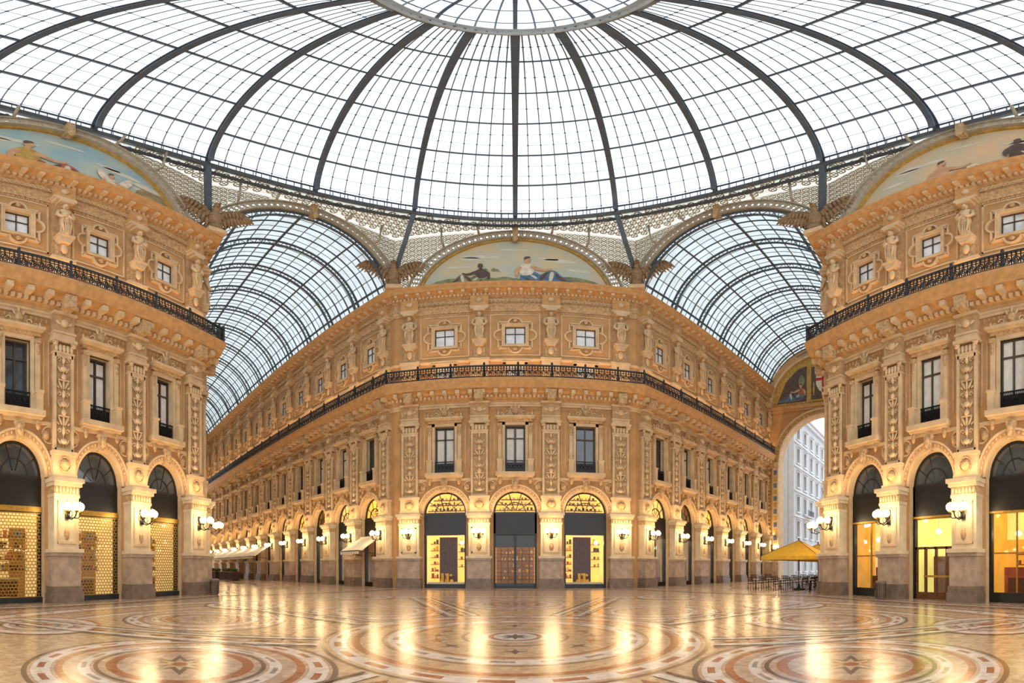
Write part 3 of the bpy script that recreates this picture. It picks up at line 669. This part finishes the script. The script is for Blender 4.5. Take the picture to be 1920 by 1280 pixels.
def archring(F,hw):
    b=MB(); r0,r1=RL+.15,RL+1.15
    a0=math.asin((25.9-ZC)/r0) 
    a1=max(math.asin((25.9-ZC)/r1),math.acos(min(1,(hw+.15)/r1)))
    n=44
    b.arc(0,ZC,r0,r0+.14,-.15,.35,a0,pi-a0,n,'lace'); b.arc(0,ZC,r1-.12,r1,-.15,.3,a1,pi-a1,n,'lace')
    m=46
    for i in range(m):
        a=a0+(pi-2*a0)*(i+.5)/m; r=(r0+r1)/2
        if abs(r*cos(a))>hw: continue
        c=(r*cos(a),.1,ZC+r*sin(a)); b.ring(c,.32,.065,'lace',seg=12,ts=4); b.ring(c,.15,.06,'lace',seg=8,ts=3)
        for q in range(4):
            w=a+q*pi/2+pi/4; b.tube([(c[0]+.17*cos(w),.1,c[2]+.17*sin(w)),(c[0]+.5*cos(w),.1,c[2]+.5*sin(w))],.05,'lace',3)
    x=-hw+.3
    while x<hw:
        z=26.2
        while z<33.1:
            if math.hypot(x,z-ZC)>r1+.25:
                b.ring((x,0,z),.25,.055,'lace',seg=8,ts=3)
                b.tube([(x-.3,0,z-.3),(x+.3,0,z+.3)],.03,'lace',3); b.tube([(x-.3,0,z+.3),(x+.3,0,z-.3)],.03,'lace',3)
            z+=.58
        x+=.58
    for sx in (-1,1):
        pts=[(sx*r1*cos(a),ZC+r1*sin(a)) for a in [a1+(pi/2-a1)*i/16 for i in range(17)]]
        poly=[(sx*(hw+.1),33.2),(sx*(hw+.1),max(25.9,ZC+r1*sin(a1)))]+pts
        if abs(pts[-1][0])<.01: poly.append((0,33.2))
        b.flat([poly],-.08,'lace_glass')
    b.box(-.22,.22,0,.55,RL+ZC-.3,RL+ZC+1.3,'carved'); leaf(b,0,.6,RL+ZC-.3,.25,.4,'carved')
    for a in (.9,1.25,pi-1.25,pi-.9):
        p=Vector((cos(a)*r1,0,ZC+sin(a)*r1)); b.tube([(p.x,.15,p.z),(p.x*1.02,.7,p.z+.25),(p.x*1.02,1.0,33.1 if p.z>31 else p.z+.9)],.1,'lace',5)
    return b.mesh('arch_ring')
for F,hw in planes: obj('arch_ring',archring(F,hw),F,dome)
# eagles
def eagle():
    b=MB(); C='bronze_stone'
    b.box(-.55,.55,-.5,.5,0,.35,'stone'); b.lathe([(.35,0),(.45,.2),(.4,.5),(.3,.6)],(0,0,.35),C,10)
    b.ell((0,.1,1.55),(.42,.4,.8),C,12,8); b.ell((0,.25,2.35),(.24,.24,.35),C,10,6); b.ell((0,.38,2.72),(.2,.26,.19),C,10,6)
    b.tube([(0,.55,2.72),(0,.75,2.68),(0,.8,2.55)],[.09,.06,.02],C,6)
    for sx in (-1,1):
        b.tube([(sx*.18,.2,.95),(sx*.22,.35,.6),(sx*.22,.45,.4)],[.16,.1,.12],C,7)
        b.tube([(sx*.3,.0,2.0),(sx*.8,-.05,2.65),(sx*1.45,0,3.05),(sx*1.95,.05,3.1)],[.24,.22,.16,.08],C,8)
        for i in range(10):
            f=i/9; s0=Vector((sx*(.35+1.55*f),-.02,2.1+.98*math.sqrt(f))); ang=.12+.9*f; L=1.7-.35*f
            e=s0+Vector((sx*sin(ang)*L*.6,.05,-cos(ang)*L*.9)); m=(s0+e)/2; b.tube([s0,m,e],[.13,.16,.04],C,6)
        for i in range(6):
            f=i/5; s0=Vector((sx*(.35+1.2*f),.12,2.15+.8*math.sqrt(f))); b.tube([s0,s0+Vector((sx*.15,.02,-.5))],[.15,.08],C,6)
    for i in range(5): x=(i-2)*.14; b.tube([(x*.5,-.15,1.0),(x*1.6,-.2,.35)],[.1,.12],C,6)
    return b.mesh('eagle_statue')
em=eagle()
for x,y,ax,ay in ((9.6,32.6,-.35,-1),(-9.6,32.6,.35,-1),(17.3,19.9,-1,-.35),(-17.3,19.9,1,-.35)):
    n=Vector((ax,ay)).normalized(); obj('eagle_statue',em,frame(x+n.x*.45,y+n.y*.45,(n.x,n.y))@T(0,0,25.85)@Matrix.Scale(1.15,4),None)
# ------------------------------------------------------------------ arm vaults
def vault(s,L,name):
    root=empty('glass_vault'); b=MB(); g=MB()
    th0=math.asin((25.9-ZC)/RL)
    def V(th,t,dr=0):
        r=RL+dr; return Vector((s*(MID[0]+EV.x*r*cos(th)+D[0]*t),MID[1]+EV.y*r*cos(th)+D[1]*t,ZC+r*sin(th)))
    def upv(t):
        c=Vector((s*(MID[0]+D[0]*t),MID[1]+D[1]*t,ZC)); return lambda p:(p-c).normalized()
    nt_=int(L/SP)+1
    n=26
    for i in range(nt_+1):
        t=min(i*SP,L)
        ths=[th0+(pi-2*th0)*j/n for j in range(n+1)]
        b.beam([V(a,t,0) for a in ths],.17,.13,'iron_dome',upv(t)); b.beam([V(a,t,-.5) for a in ths],.17,.13,'iron_dome',upv(t))
        for j in range(52):
            a=th0+(pi-2*th0)*(j+.5)/52
            b.tube([V(a-.025,t,-.5 if j%2 else 0),V(a+.025,t,0 if j%2 else -.5)],.035,'iron_dome',3)
        if i<nt_:
            for f in (1/3,2/3):
                tt=t+SP*f
                if tt<L: b.beam([V(a,tt,0) for a in ths],.08,.12,'iron_dome',upv(tt))
            for f in (1/6,.5,5/6):
                tt=t+SP*f
                if tt<L: b.beam([V(a,tt,.02) for a in ths[::2]],.04,.05,'iron_bar',upv(tt))
    K=17
    for j in range(K+1):
        th=th0+(pi-2*th0)*j/K; big=j%4==0; w=.16 if big else .07
        c=(V(th,0)-V(th-pi,0)).normalized()
        b.beam([V(th,0),V(th,L)],w,w,'iron_dome' if big else 'iron_bar',lambda p,c=c:c)
    obj('iron_frame',b.mesh('vault_frame'),None,root)
    surf(g,lambda p,q:V(th0+(pi-2*th0)*p,L*q,.1),24,2,'vault_glass'); obj('glass_panels',g.mesh('vault_glass'),None,root)
vault(1,LR,'r'); vault(-1,LL,'l')
def endwall(s,L):
    b=MB(); W=7.85; ho=6.2; zs=15.2; n=24
    outer=[(-W,0),(-ho,0),(-ho,zs)]+[(-ho*cos(pi*i/n),zs+ho*sin(pi*i/n)) for i in range(1,n)]+[(ho,zs),(ho,0),(W,0),(W,25.8)]
    a0=math.asin(1.7/7.85); outer+=[(W*cos(a0+(pi-2*a0)*i/n),ZC+W*sin(a0+(pi-2*a0)*i/n)) for i in range(n+1)]
    b.flat([outer],0,'stucco')
    for i in range(1,n+3):
        a,c=outer[i],outer[i+1]
        b.quad((a[0],-1.6,a[1]),(c[0],-1.6,c[1]),(c[0],0,c[1]),(a[0],0,a[1]),'stone')
    b.arc(0,zs,ho,ho+.5,-.2,.2,0,pi,30,'carved'); b.arc(0,zs,ho+.5,ho+.75,-.1,.35,0,pi,30,'stone')
    for i in range(33):
        w=pi*(i+.5)/33; b.ell(((ho+.25)*cos(w),.22,zs+(ho+.25)*sin(w)),(.16,.08,.16),'mos_gold',6,4)
    for sx in (-1,1):
        b.box(min(sx*ho,sx*(ho+.8)),max(sx*ho,sx*(ho+.8)),0,.3,0,zs,'stone')
        for i in range(14): b.box(sx*(ho+.4)-.22,sx*(ho+.4)+.22,.3,.34,2.5+i*.85,3.1+i*.85,'mos_blue' if i%2 else 'mos_gold')
        b.box(min(sx*(ho-.1),sx*(ho+1)),max(sx*(ho-.1),sx*(ho+1)),0,.5,0,2.2,'plinth'); b.box(min(sx*(ho-.15),sx*(ho+1.1)),max(sx*(ho-.15),sx*(ho+1.1)),0,.5,14.6,15.2,'stone')
    b.box(-W,W,0,.45,22.4,22.9,'cornice'); b.box(-W,W,0,.25,22.1,22.4,'carved')
    lr=7.1
    b.flat([[(lr*cos(pi*i/24),23.1+lr*.98*sin(pi*i/24)) for i in range(25)]],.05,'mos_gold'); b.arc(0,23.1,lr,lr+.3,0,.3,0,pi,30,'stone')
    b.box(-1.9,1.9,.05,.15,23.2,28.6,'mos_gold'); b.box(-1.65,1.65,.1,.2,23.5,28.3,'mos_dark')
    b.prismxz([(-1,27.8),(1,27.8),(1,25.6),(.6,24.7),(0,24.2),(-.6,24.7),(-1,25.6)],.15,.28,'mos_white'); b.box(-.2,.2,.2,.31,24.4,27.8,'red'); b.box(-1,1,.2,.31,26.1,26.5,'red')
    for sx in (-1,1):
        b.flat([ellp(sx*1.3,25,.12,1.0)],.22,'mos_gold'); b.flat([[(sx*2.3,23.4),(sx*6.4,23.4),(sx*5.2,26.5),(sx*3.6,28.2),(sx*2.3,28.6)]],.07,'mos_dark'); figure(b,sx*3.6,23.6,1.3,sx,'mos_blue','mos_red',y=.1); b.flat([ellp(sx*3.0,26.4,.4,.9)],.09,'mos_green')
    o=empty('wall_end'); obj('wall_face',b.mesh('wall_end'),frame(s*(MID[0]+D[0]*L),MID[1]+D[1]*L,(-s*D[0],-D[1])),o)
endwall(1,LR); endwall(-1,LL)
# ------------------------------------------------------------------ globe lamps on the piers
def lamp():
    b=MB()
    b.box(-.12,.12,0,.06,-.5,.25,'iron_black'); b.ell((0,.08,-.1),(.12,.08,.2),'iron_black',8,5)
    b.tube([(0,.05,-.4),(0,.4,-.55),(0,.75,-.45),(0,.85,-.25)],[.035,.03,.03,.04],'iron_black',6)
    b.ring((0,.35,-.3),.14,.02,'iron_black',axis='x',seg=10)
    for sx in (-1,1): b.tube([(0,.6,-.5),(sx*.22,.62,-.5),(sx*.34,.62,-.38),(sx*.34,.62,-.25)],.025,'iron_black',5)
    for x,y in ((0,.85),(-.34,.62),(.34,.62)):
        b.lathe([(.05,-.28),(.11,-.22),(.09,-.17)],(x,y,0),'brass',8); b.ell((x,y,0),(.19,.19,.19),'globe',10,7); b.ell((x,y,.21),(.04,.04,.05),'brass',6,4)
    return b.mesh('globe_lamp')
lm=lamp()
def lamps(F,xs):
    for x in xs: obj('globe_lamp',lm,F@T(x,.66,4.25),None)
lamps(frame(0,33,(0,-1)),[-8.25,-2.75,2.75,8.25])
lamps(frame(9.58,33,(.5426,-.84)),[-(1+SP*i) for i in range(NR+1)])
lamps(frame(-9.58,33,(-.5426,-.84)),[1+SP*i for i in range(NL+1)])
lamps(frame(17.75,19.7,(-1,0)),[-(1+4.45*i) for i in range(5)]); lamps(frame(-17.75,19.7,(1,0)),[(1+4.45*i) for i in range(5)])
lamps(frame(17.75,19.7,(-.5426,.84)),[1+SP*i for i in range(0,NR+1)]); lamps(frame(-17.75,19.7,(.5426,.84)),[-(1+SP*i) for i in range(0,NL+1,2)])
def strip(F,x0,x1,out,z,e,tilt,parent,colr=(1,.57,.24)):
    L=abs(x1-x0); li=bpy.data.lights.new('cornice_uplight','AREA'); li.shape='RECTANGLE'; li.size=L; li.size_y=.12; li.energy=e*L; li.color=colr
    obj('cornice_uplight',li,F@T((x0+x1)/2,out,z)@Matrix.Rotation(pi-tilt,4,'X'),parent)
EU=19; EL=16
for F,x0,x1,p in ((frame(0,33,(0,-1)),-9.3,9.3,bc),(frame(9.58,33,(.5426,-.84)),-LR,-.5,bc),(frame(-9.58,33,(-.5426,-.84)),.5,LL,bc),
                (frame(17.75,19.7,(-1,0)),-20,-.3,br),(frame(-17.75,19.7,(1,0)),.3,20,bl)):
    strip(F,x0,x1,.85,16.3,EU,-.25,p); strip(F,x0,x1,.95,5.75,EL,-.1,p,(1,.66,.34))
# ------------------------------------------------------------------ floor
f=MB()
f.quad((-95,-14,0),(95,-14,0),(95,120,0),(-95,120,0),'fl_base')
lv=[0.0006]
def ann(cx,cy,r0,r1,mt,a0=0,a1=2*pi,n=72):
    z=lv[0]; vs=[]
    for i in range(n+1):
        a=a0+(a1-a0)*i/n; vs+=[(cx+r0*cos(a),cy+r0*sin(a),z),(cx+r1*cos(a),cy+r1*sin(a),z)]
    f.add(vs,[(2*i,2*i+1,2*i+3,2*i+2) for i in range(n)],mt)
def check(cx,cy,r0,r1,n,ma,mb_):
    for i in range(n): ann(cx,cy,r0,r1,ma if i%2 else mb_,2*pi*i/n,2*pi*(i+1)/n,max(1,int(96/n)))
def poly(pts,mt): f.add([(p[0],p[1],lv[0]) for p in pts],[tuple(range(len(pts)))],mt)
def up(): lv[0]+=.00022
def star(cx,cy,n,r0,r1,mt,rot=0): 
    pts=[(cx+(r1 if i%2==0 else r0)*cos(rot+pi*i/n),cy+(r1 if i%2==0 else r0)*sin(rot+pi*i/n)) for i in range(2*n)]
    f.add([(p[0],p[1],lv[0]) for p in pts]+[(cx,cy,lv[0])],[(i,(i+1)%(2*n),2*n) for i in range(2*n)],mt)
ann(0,CY,0,14.6,'fl_yellow'); up()
for r0,r1,m in ((14.45,14.6,'fl_dark'),(13.8,14.3,'fl_white'),(13.45,13.62,'fl_red'),(4.36,4.46,'fl_dark'),(3.9,4.26,'fl_white'),(3.6,3.78,'fl_red'),(3.05,3.12,'fl_dark'),(2.6,2.98,'fl_white'),(2.4,2.5,'fl_red'),(1.2,1.28,'fl_dark'),(5.3,5.38,'fl_red'),(12.3,12.4,'fl_dark'),(11.9,12.15,'fl_white')): ann(0,CY,r0,r1,m)
for i in range(16): a=2*pi*i/16; star(1.85*cos(a),CY+1.85*sin(a),4,.09,.28,'fl_red' if i%2 else 'fl_dark',a)
up(); ann(0,CY,0,.78,'fl_white'); up(); ann(0,CY,.52,.64,'fl_red'); star(0,CY,8,.18,.42,'fl_dark')
check(0,CY,4.0,4.16,48,'fl_red','fl_white'); check(0,CY,2.72,2.86,40,'fl_grey','fl_white')
for i in range(60):
    a=2*pi*i/60; star(14.05*cos(a),CY+14.05*sin(a),4,.07,.2,'fl_red' if i%2 else 'fl_dark',a)
for i in range(8):
    a=2*pi*i/8+pi/4; rr=9.0
    cx,cy=rr*cos(a),CY+rr*sin(a)
    if i%2==0: cx,cy=7.15*cos(a)*1.0,CY+7.15*sin(a)
    R=2.6
    up(); ann(cx,cy,0,R,'fl_base')
    up()
    for r0,r1,m in ((R-.09,R,'fl_dark'),(R-.46,R-.15,'fl_white'),(R-.66,R-.52,'fl_red'),(R-1.24,R-1.16,'fl_dark'),(R-1.1,R-.9,'fl_white'),(R-1.55,R-1.36,'fl_red')): ann(cx,cy,r0,r1,m)
    star(cx,cy,8,.35,.75,'fl_dark',a); up(); star(cx,cy,8,.2,.45,'fl_yellow',a); check(cx,cy,R-.36,R-.24,36,'fl_red','fl_white'); check(cx,cy,R-1.04,R-.96,24,'fl_grey','fl_white'); up(); ann(cx,cy,0,.14,'fl_red',n=20)
for sx in (-1,1):
    for cy in (5.3,14.9,22.0):
        cx=sx*(10.9 if cy<20 else 8.2); R=1.8; up(); ann(cx,cy,0,R,'fl_base'); up()
        for r0,r1,m in ((R-.1,R,'fl_red'),(R-.42,R-.15,'fl_white'),(R-.78,R-.7,'fl_dark'),(R-.95,R-.82,'fl_white'),(.56,.66,'fl_dark')): ann(cx,cy,r0,r1,m)
        star(cx,cy,6,.25,.55,'fl_red')
up()
def ribbon(p,q,w,mt):
    p=Vector(p);q=Vector(q);d=(q-p).normalized();n=Vector((d.y,-d.x))*w/2; poly([p-n,q-n,q+n,p+n],mt)
for off,w,m in ((1.6,.14,'fl_dark'),(2.0,.38,'fl_white'),(2.5,.16,'fl_red'),(3.0,.08,'fl_dark')):
    for i in range(8):
        p=Vector(octo[i]);q=Vector(octo[(i+1)%8]); c=Vector((0,CY))
        def ins(v): 
            d=(v-c); return v-d.normalized()*off
        ribbon(ins(p),ins(q),w,m)
for s in (-1,1):
    for e,w,m in ((-6.0,.15,'fl_dark'),(-5.4,.3,'fl_white'),(6.0,.15,'fl_dark'),(5.4,.3,'fl_white'),(-4.6,.12,'fl_red'),(4.6,.12,'fl_red')):
        p=(s*(MID[0]+EV.x*e),MID[1]+EV.y*e); L=LR+4 if s>0 else LL+4; ribbon(p,(p[0]+s*D[0]*L,p[1]+D[1]*L),w,m)
    for k in range(1,5 if s>0 else 11):
        t=k*5.0; cx,cy=s*(MID[0]+D[0]*t),MID[1]+D[1]*t; ann(cx,cy,1.7,1.95,'fl_white'); ann(cx,cy,1.3,1.43,'fl_red'); star(cx,cy,8,.5,1.0,'fl_dark')
for i in range(8):
    a=2*pi*i/8+pi/8
    for d,w,m in ((-.6,.08,'fl_dark'),(.6,.08,'fl_dark'),(-.38,.18,'fl_white'),(.38,.18,'fl_white')):
        n=Vector((-sin(a),cos(a)))*d; p=Vector((4.5*cos(a),CY+4.5*sin(a)))+n; q=Vector((13.4*cos(a),CY+13.4*sin(a)))+n; ribbon(p,q,w,m)
    up()
    for j in range(10): r=4.9+j*.85; star(r*cos(a),CY+r*sin(a),2,.11,.28,'fl_red',a)
obj('floor',f.mesh('floor'))
# ------------------------------------------------------------------ street building outside right arm
wb=empty('white_street_building'); b=MB()
H=26; LW=64
FW=frame(9.58+.84*35+.6,33+.5426*35-.2,(.5426,-.84))
holes=[]
nw=int(LW/3.4)
rows=[(1.0,4.2),(6.2,8.6),(10.0,12.4),(13.8,16.2),(17.6,20.0),(21.4,23.4)]
for i in range(nw):
    xc=-2-i*3.4
    for z0,z1 in rows: holes.append(rect(xc-.65,xc+.65,z0,z1))
    b.flat([rect(xc-1.7,xc+1.7,0,H)]+[rect(xc-.65,xc+.65,z0,z1) for z0,z1 in rows],0,'white_building')
for h in holes:
    b.reveal(h,-.35,0,'white_trim'); x0,z0=h[0];x1,z1=h[2]; b.quad((x0,-.3,z0),(x1,-.3,z0),(x1,-.3,z1),(x0,-.3,z1),'win_glass')
    b.box(x0-.2,x1+.2,0,.15,z1,z1+.18,'white_trim'); b.box(x0-.2,x0,0,.1,z0,z1,'white_trim'); b.box(x1,x1+.2,0,.1,z0,z1,'white_trim'); b.box(x0-.3,x1+.3,0,.3,z0-.2,z0,'white_trim'); b.box((x0+x1)/2-.04,(x0+x1)/2+.04,-.3,-.25,z0,z1,'white_trim')
    b.box(x0-.15,x1+.15,0,.5,z1+.18,z1+.28,'white_trim')
for z in (5.0,9.2,13.1,16.9,20.7): b.box(-LW,0,0,.25,z,z+.25,'white_trim')
b.box(-LW,0,-.2,.9,H-.5,H,'white_trim'); b.box(-LW,0,-.2,.5,H-1.0,H-.5,'white_trim'); b.box(-LW,0,-12,-1,0,H,'white_building'); b.box(-.3,-.1,-1.2,0,0,H,'white_building')
for i in range(5):
    xc=-6-i*10.2; b.box(xc-1.6,xc+1.6,0,1.0,9.5,9.65,'white_trim')
    for j in range(14): b.box(xc-1.55+j*.235,xc-1.52+j*.235,.93,.97,9.65,10.5,'iron')
    b.box(xc-1.6,xc+1.6,.92,.98,10.5,10.56,'iron')
obj('facade',b.mesh('white_facade'),FW,wb)
# ------------------------------------------------------------------ awnings
def awning(w,m):
    b=MB(); z1,z0,o=4.1,2.9,2.3
    n=8
    for i in range(n):
        x0=-w/2+w*i/n;x1=x0+w/n
        b.add([(x0,.1,z1),(x1,.1,z1),(x1,o,z0),(x0,o,z0),(x0,.1,z1-.04),(x1,.1,z1-.04),(x1,o,z0-.04),(x0,o,z0-.04)],[(0,1,2,3),(7,6,5,4)],m)
        b.add([(x0,o,z0),(x1,o,z0),(x1,o,z0-.22),((x0+x1)/2,o,z0-.3),(x0,o,z0-.22)],[(0,1,2,3,4)],m)
    for sx in (-1,1): b.tube([(sx*w/2,.1,2.6),(sx*w/2,o,z0)],.03,'iron_black',5); b.add([(sx*w/2,.1,z1),(sx*w/2,o,z0),(sx*w/2,o-.3,z0)],[(0,1,2)],m)
    b.tube([(-w/2,o,z0),(w/2,o,z0)],.04,'iron_black',6); b.tube([(-w/2,.15,z1),(w/2,.15,z1)],.08,m,8)
    return b.mesh('awning')
aw=awning(2.7,'awning'); aw2=awning(4.1,'awning')
FL=frame(-9.58,33,(-.5426,-.84))
for i in (0,5,6,7,8,9): obj('shop_awning',aw if i<1 else aw2,FL@T(1+SP*(i+.5),.95 if i else 0,0),None)
def umbrella():
    b=MB(); w=2.1
    c=[(-w,-w,2.35),(w,-w,2.35),(w,w,2.35),(-w,w,2.35)]; tp=(0,0,3.5)
    for i in range(4):
        p,q=c[i],c[(i+1)%4]; b.add([p,q,tp],[(0,1,2)],'awning_yellow'); b.add([p,q,(q[0],q[1],2.1),(p[0],p[1],2.1)],[(0,1,2,3)],'awning_yellow'); b.tube([p,tp],.025,'wood',5)
        m=((p[0]+q[0])/2,(p[1]+q[1])/2,2.35); b.tube([(0,0,2.5),(m[0]*.6,m[1]*.6,2.8)],.02,'wood',4)
    b.tube([(0,0,.05),(0,0,3.6)],.045,'wood',8); b.lathe([(.45,0),(.45,.08),(.12,.14),(.06,.4)],(0,0,0),'iron',12); b.ell((0,0,3.6),(.07,.07,.1),'wood',8,5)
    return b.mesh('cafe_umbrella')
um=umbrella()
def at(c,s,t,o):
    return (s*(c[0]+D[0]*t-.5426*o),c[1]+D[1]*t+.84*o)
def Rz(a): return Matrix.Rotation(a,4,'Z')
ang=math.atan2(D[1],D[0])
for t in (4.0,9.0,14.0,19.0):
    p=at(C2,1,t,3.3); obj('cafe_umbrella',um,T(p[0],p[1])@Rz(ang),None)
def chair():
    b=MB(); m='fabric_dark'
    for x in (-.2,.2):
        b.tube([(x,-.2,0),(x,-.2,.45)],.018,m,5); b.tube([(x,.2,0),(x,.2,.45),(x*.95,.26,.88)],.018,m,5)
    b.box(-.22,.22,-.22,.22,.43,.47,m)
    for z in (.6,.72,.84): b.box(-.2,.2,.22,.25,z,z+.06,m)
    return b.mesh('cafe_chair')
def table():
    b=MB(); b.lathe([(.35,0),(.35,.03),(0.3,.03)],(0,0,.72),'awning',14); b.tube([(0,0,.02),(0,0,.72)],.035,'iron_black',8)
    for k in range(3):
        a=2*pi*k/3; b.tube([(0,0,.12),(.28*cos(a),.28*sin(a),.02)],.02,'iron_black',5)
    return b.mesh('cafe_table')
cm=chair(); tm=table()
for t in (3.2,5.6,8,10.4,13,15.6,18.2):
    for o in (2.2,4.4,6.4):
        p=at(C2,1,t,o); obj('cafe_table',tm,T(p[0],p[1]),None)
        obj('cafe_chair',cm,T(p[0]+D[0]*.7,p[1]+D[1]*.7)@Rz(ang-pi/2),None); obj('cafe_chair',cm,T(p[0]-D[0]*.7,p[1]-D[1]*.7)@Rz(ang+pi/2),None)
def planter():
    b=MB(); b.box(-2.6,2.6,-.5,.5,.08,1.0,'fabric_dark'); b.box(-2.7,2.7,-.6,.6,1.0,1.08,'wood'); b.box(-2.5,2.5,-.4,.4,0,.08,'iron_black')
    for i in range(9): b.box(-2.5+i*.6,-2.45+i*.6,-.53,-.5,.1,1.0,'wood')
    for i in range(26): b.ell((-2.4+i*.19,random.uniform(-.25,.25),1.2+random.uniform(0,.12)),(.16,.2,.2),'planter_green',6,4,Matrix.Rotation(random.random()*3,3,'X'))
    return b.mesh('planter_box')
pm=planter()
for t,o in ((26,10.6),(33,10.6)):
    p=at(C2,-1,t,o); obj('planter_box',pm,T(p[0],p[1])@Rz(-ang),None)
def bin_():
    b=MB(); b.lathe([(.2,0),(.24,.06),(.25,.8),(.28,.84),(.28,.92),(.18,.94),(.16,.8)],(0,0,0),'plinth_dark',16)
    for i in range(16):
        a=2*pi*i/16; b.tube([(.26*cos(a),.26*sin(a),.08),(.27*cos(a),.27*sin(a),.8)],.012,'iron',4)
    return b.mesh('litter_bin')
bm=bin_()
obj('litter_bin',bm,T(-16.5,19.4)); obj('litter_bin',bm,T(16.4,14.2))
# ------------------------------------------------------------------ world, camera
w=bpy.data.worlds.new('World'); bpy.context.scene.world=w; w.use_nodes=True
nt=w.node_tree; bg=nt.nodes['Background']; bg.inputs[0].default_value=(.94,.97,1,1); bg.inputs[1].default_value=2.0
cam=bpy.data.cameras.new('camera'); co=obj('camera',cam); co.location=(0,0,1.6); co.rotation_euler=(pi/2,0,0)
cam.lens=15.0; cam.clip_end=500
cam.type='PANO'; cam.panorama_type='EQUIRECTANGULAR'
cam.longitude_min=-966/800; cam.longitude_max=954/800; cam.latitude_min=-217/827; cam.latitude_max=1063/827
bpy.context.scene.camera=co
bpy.context.scene.view_settings.view_transform='Standard'
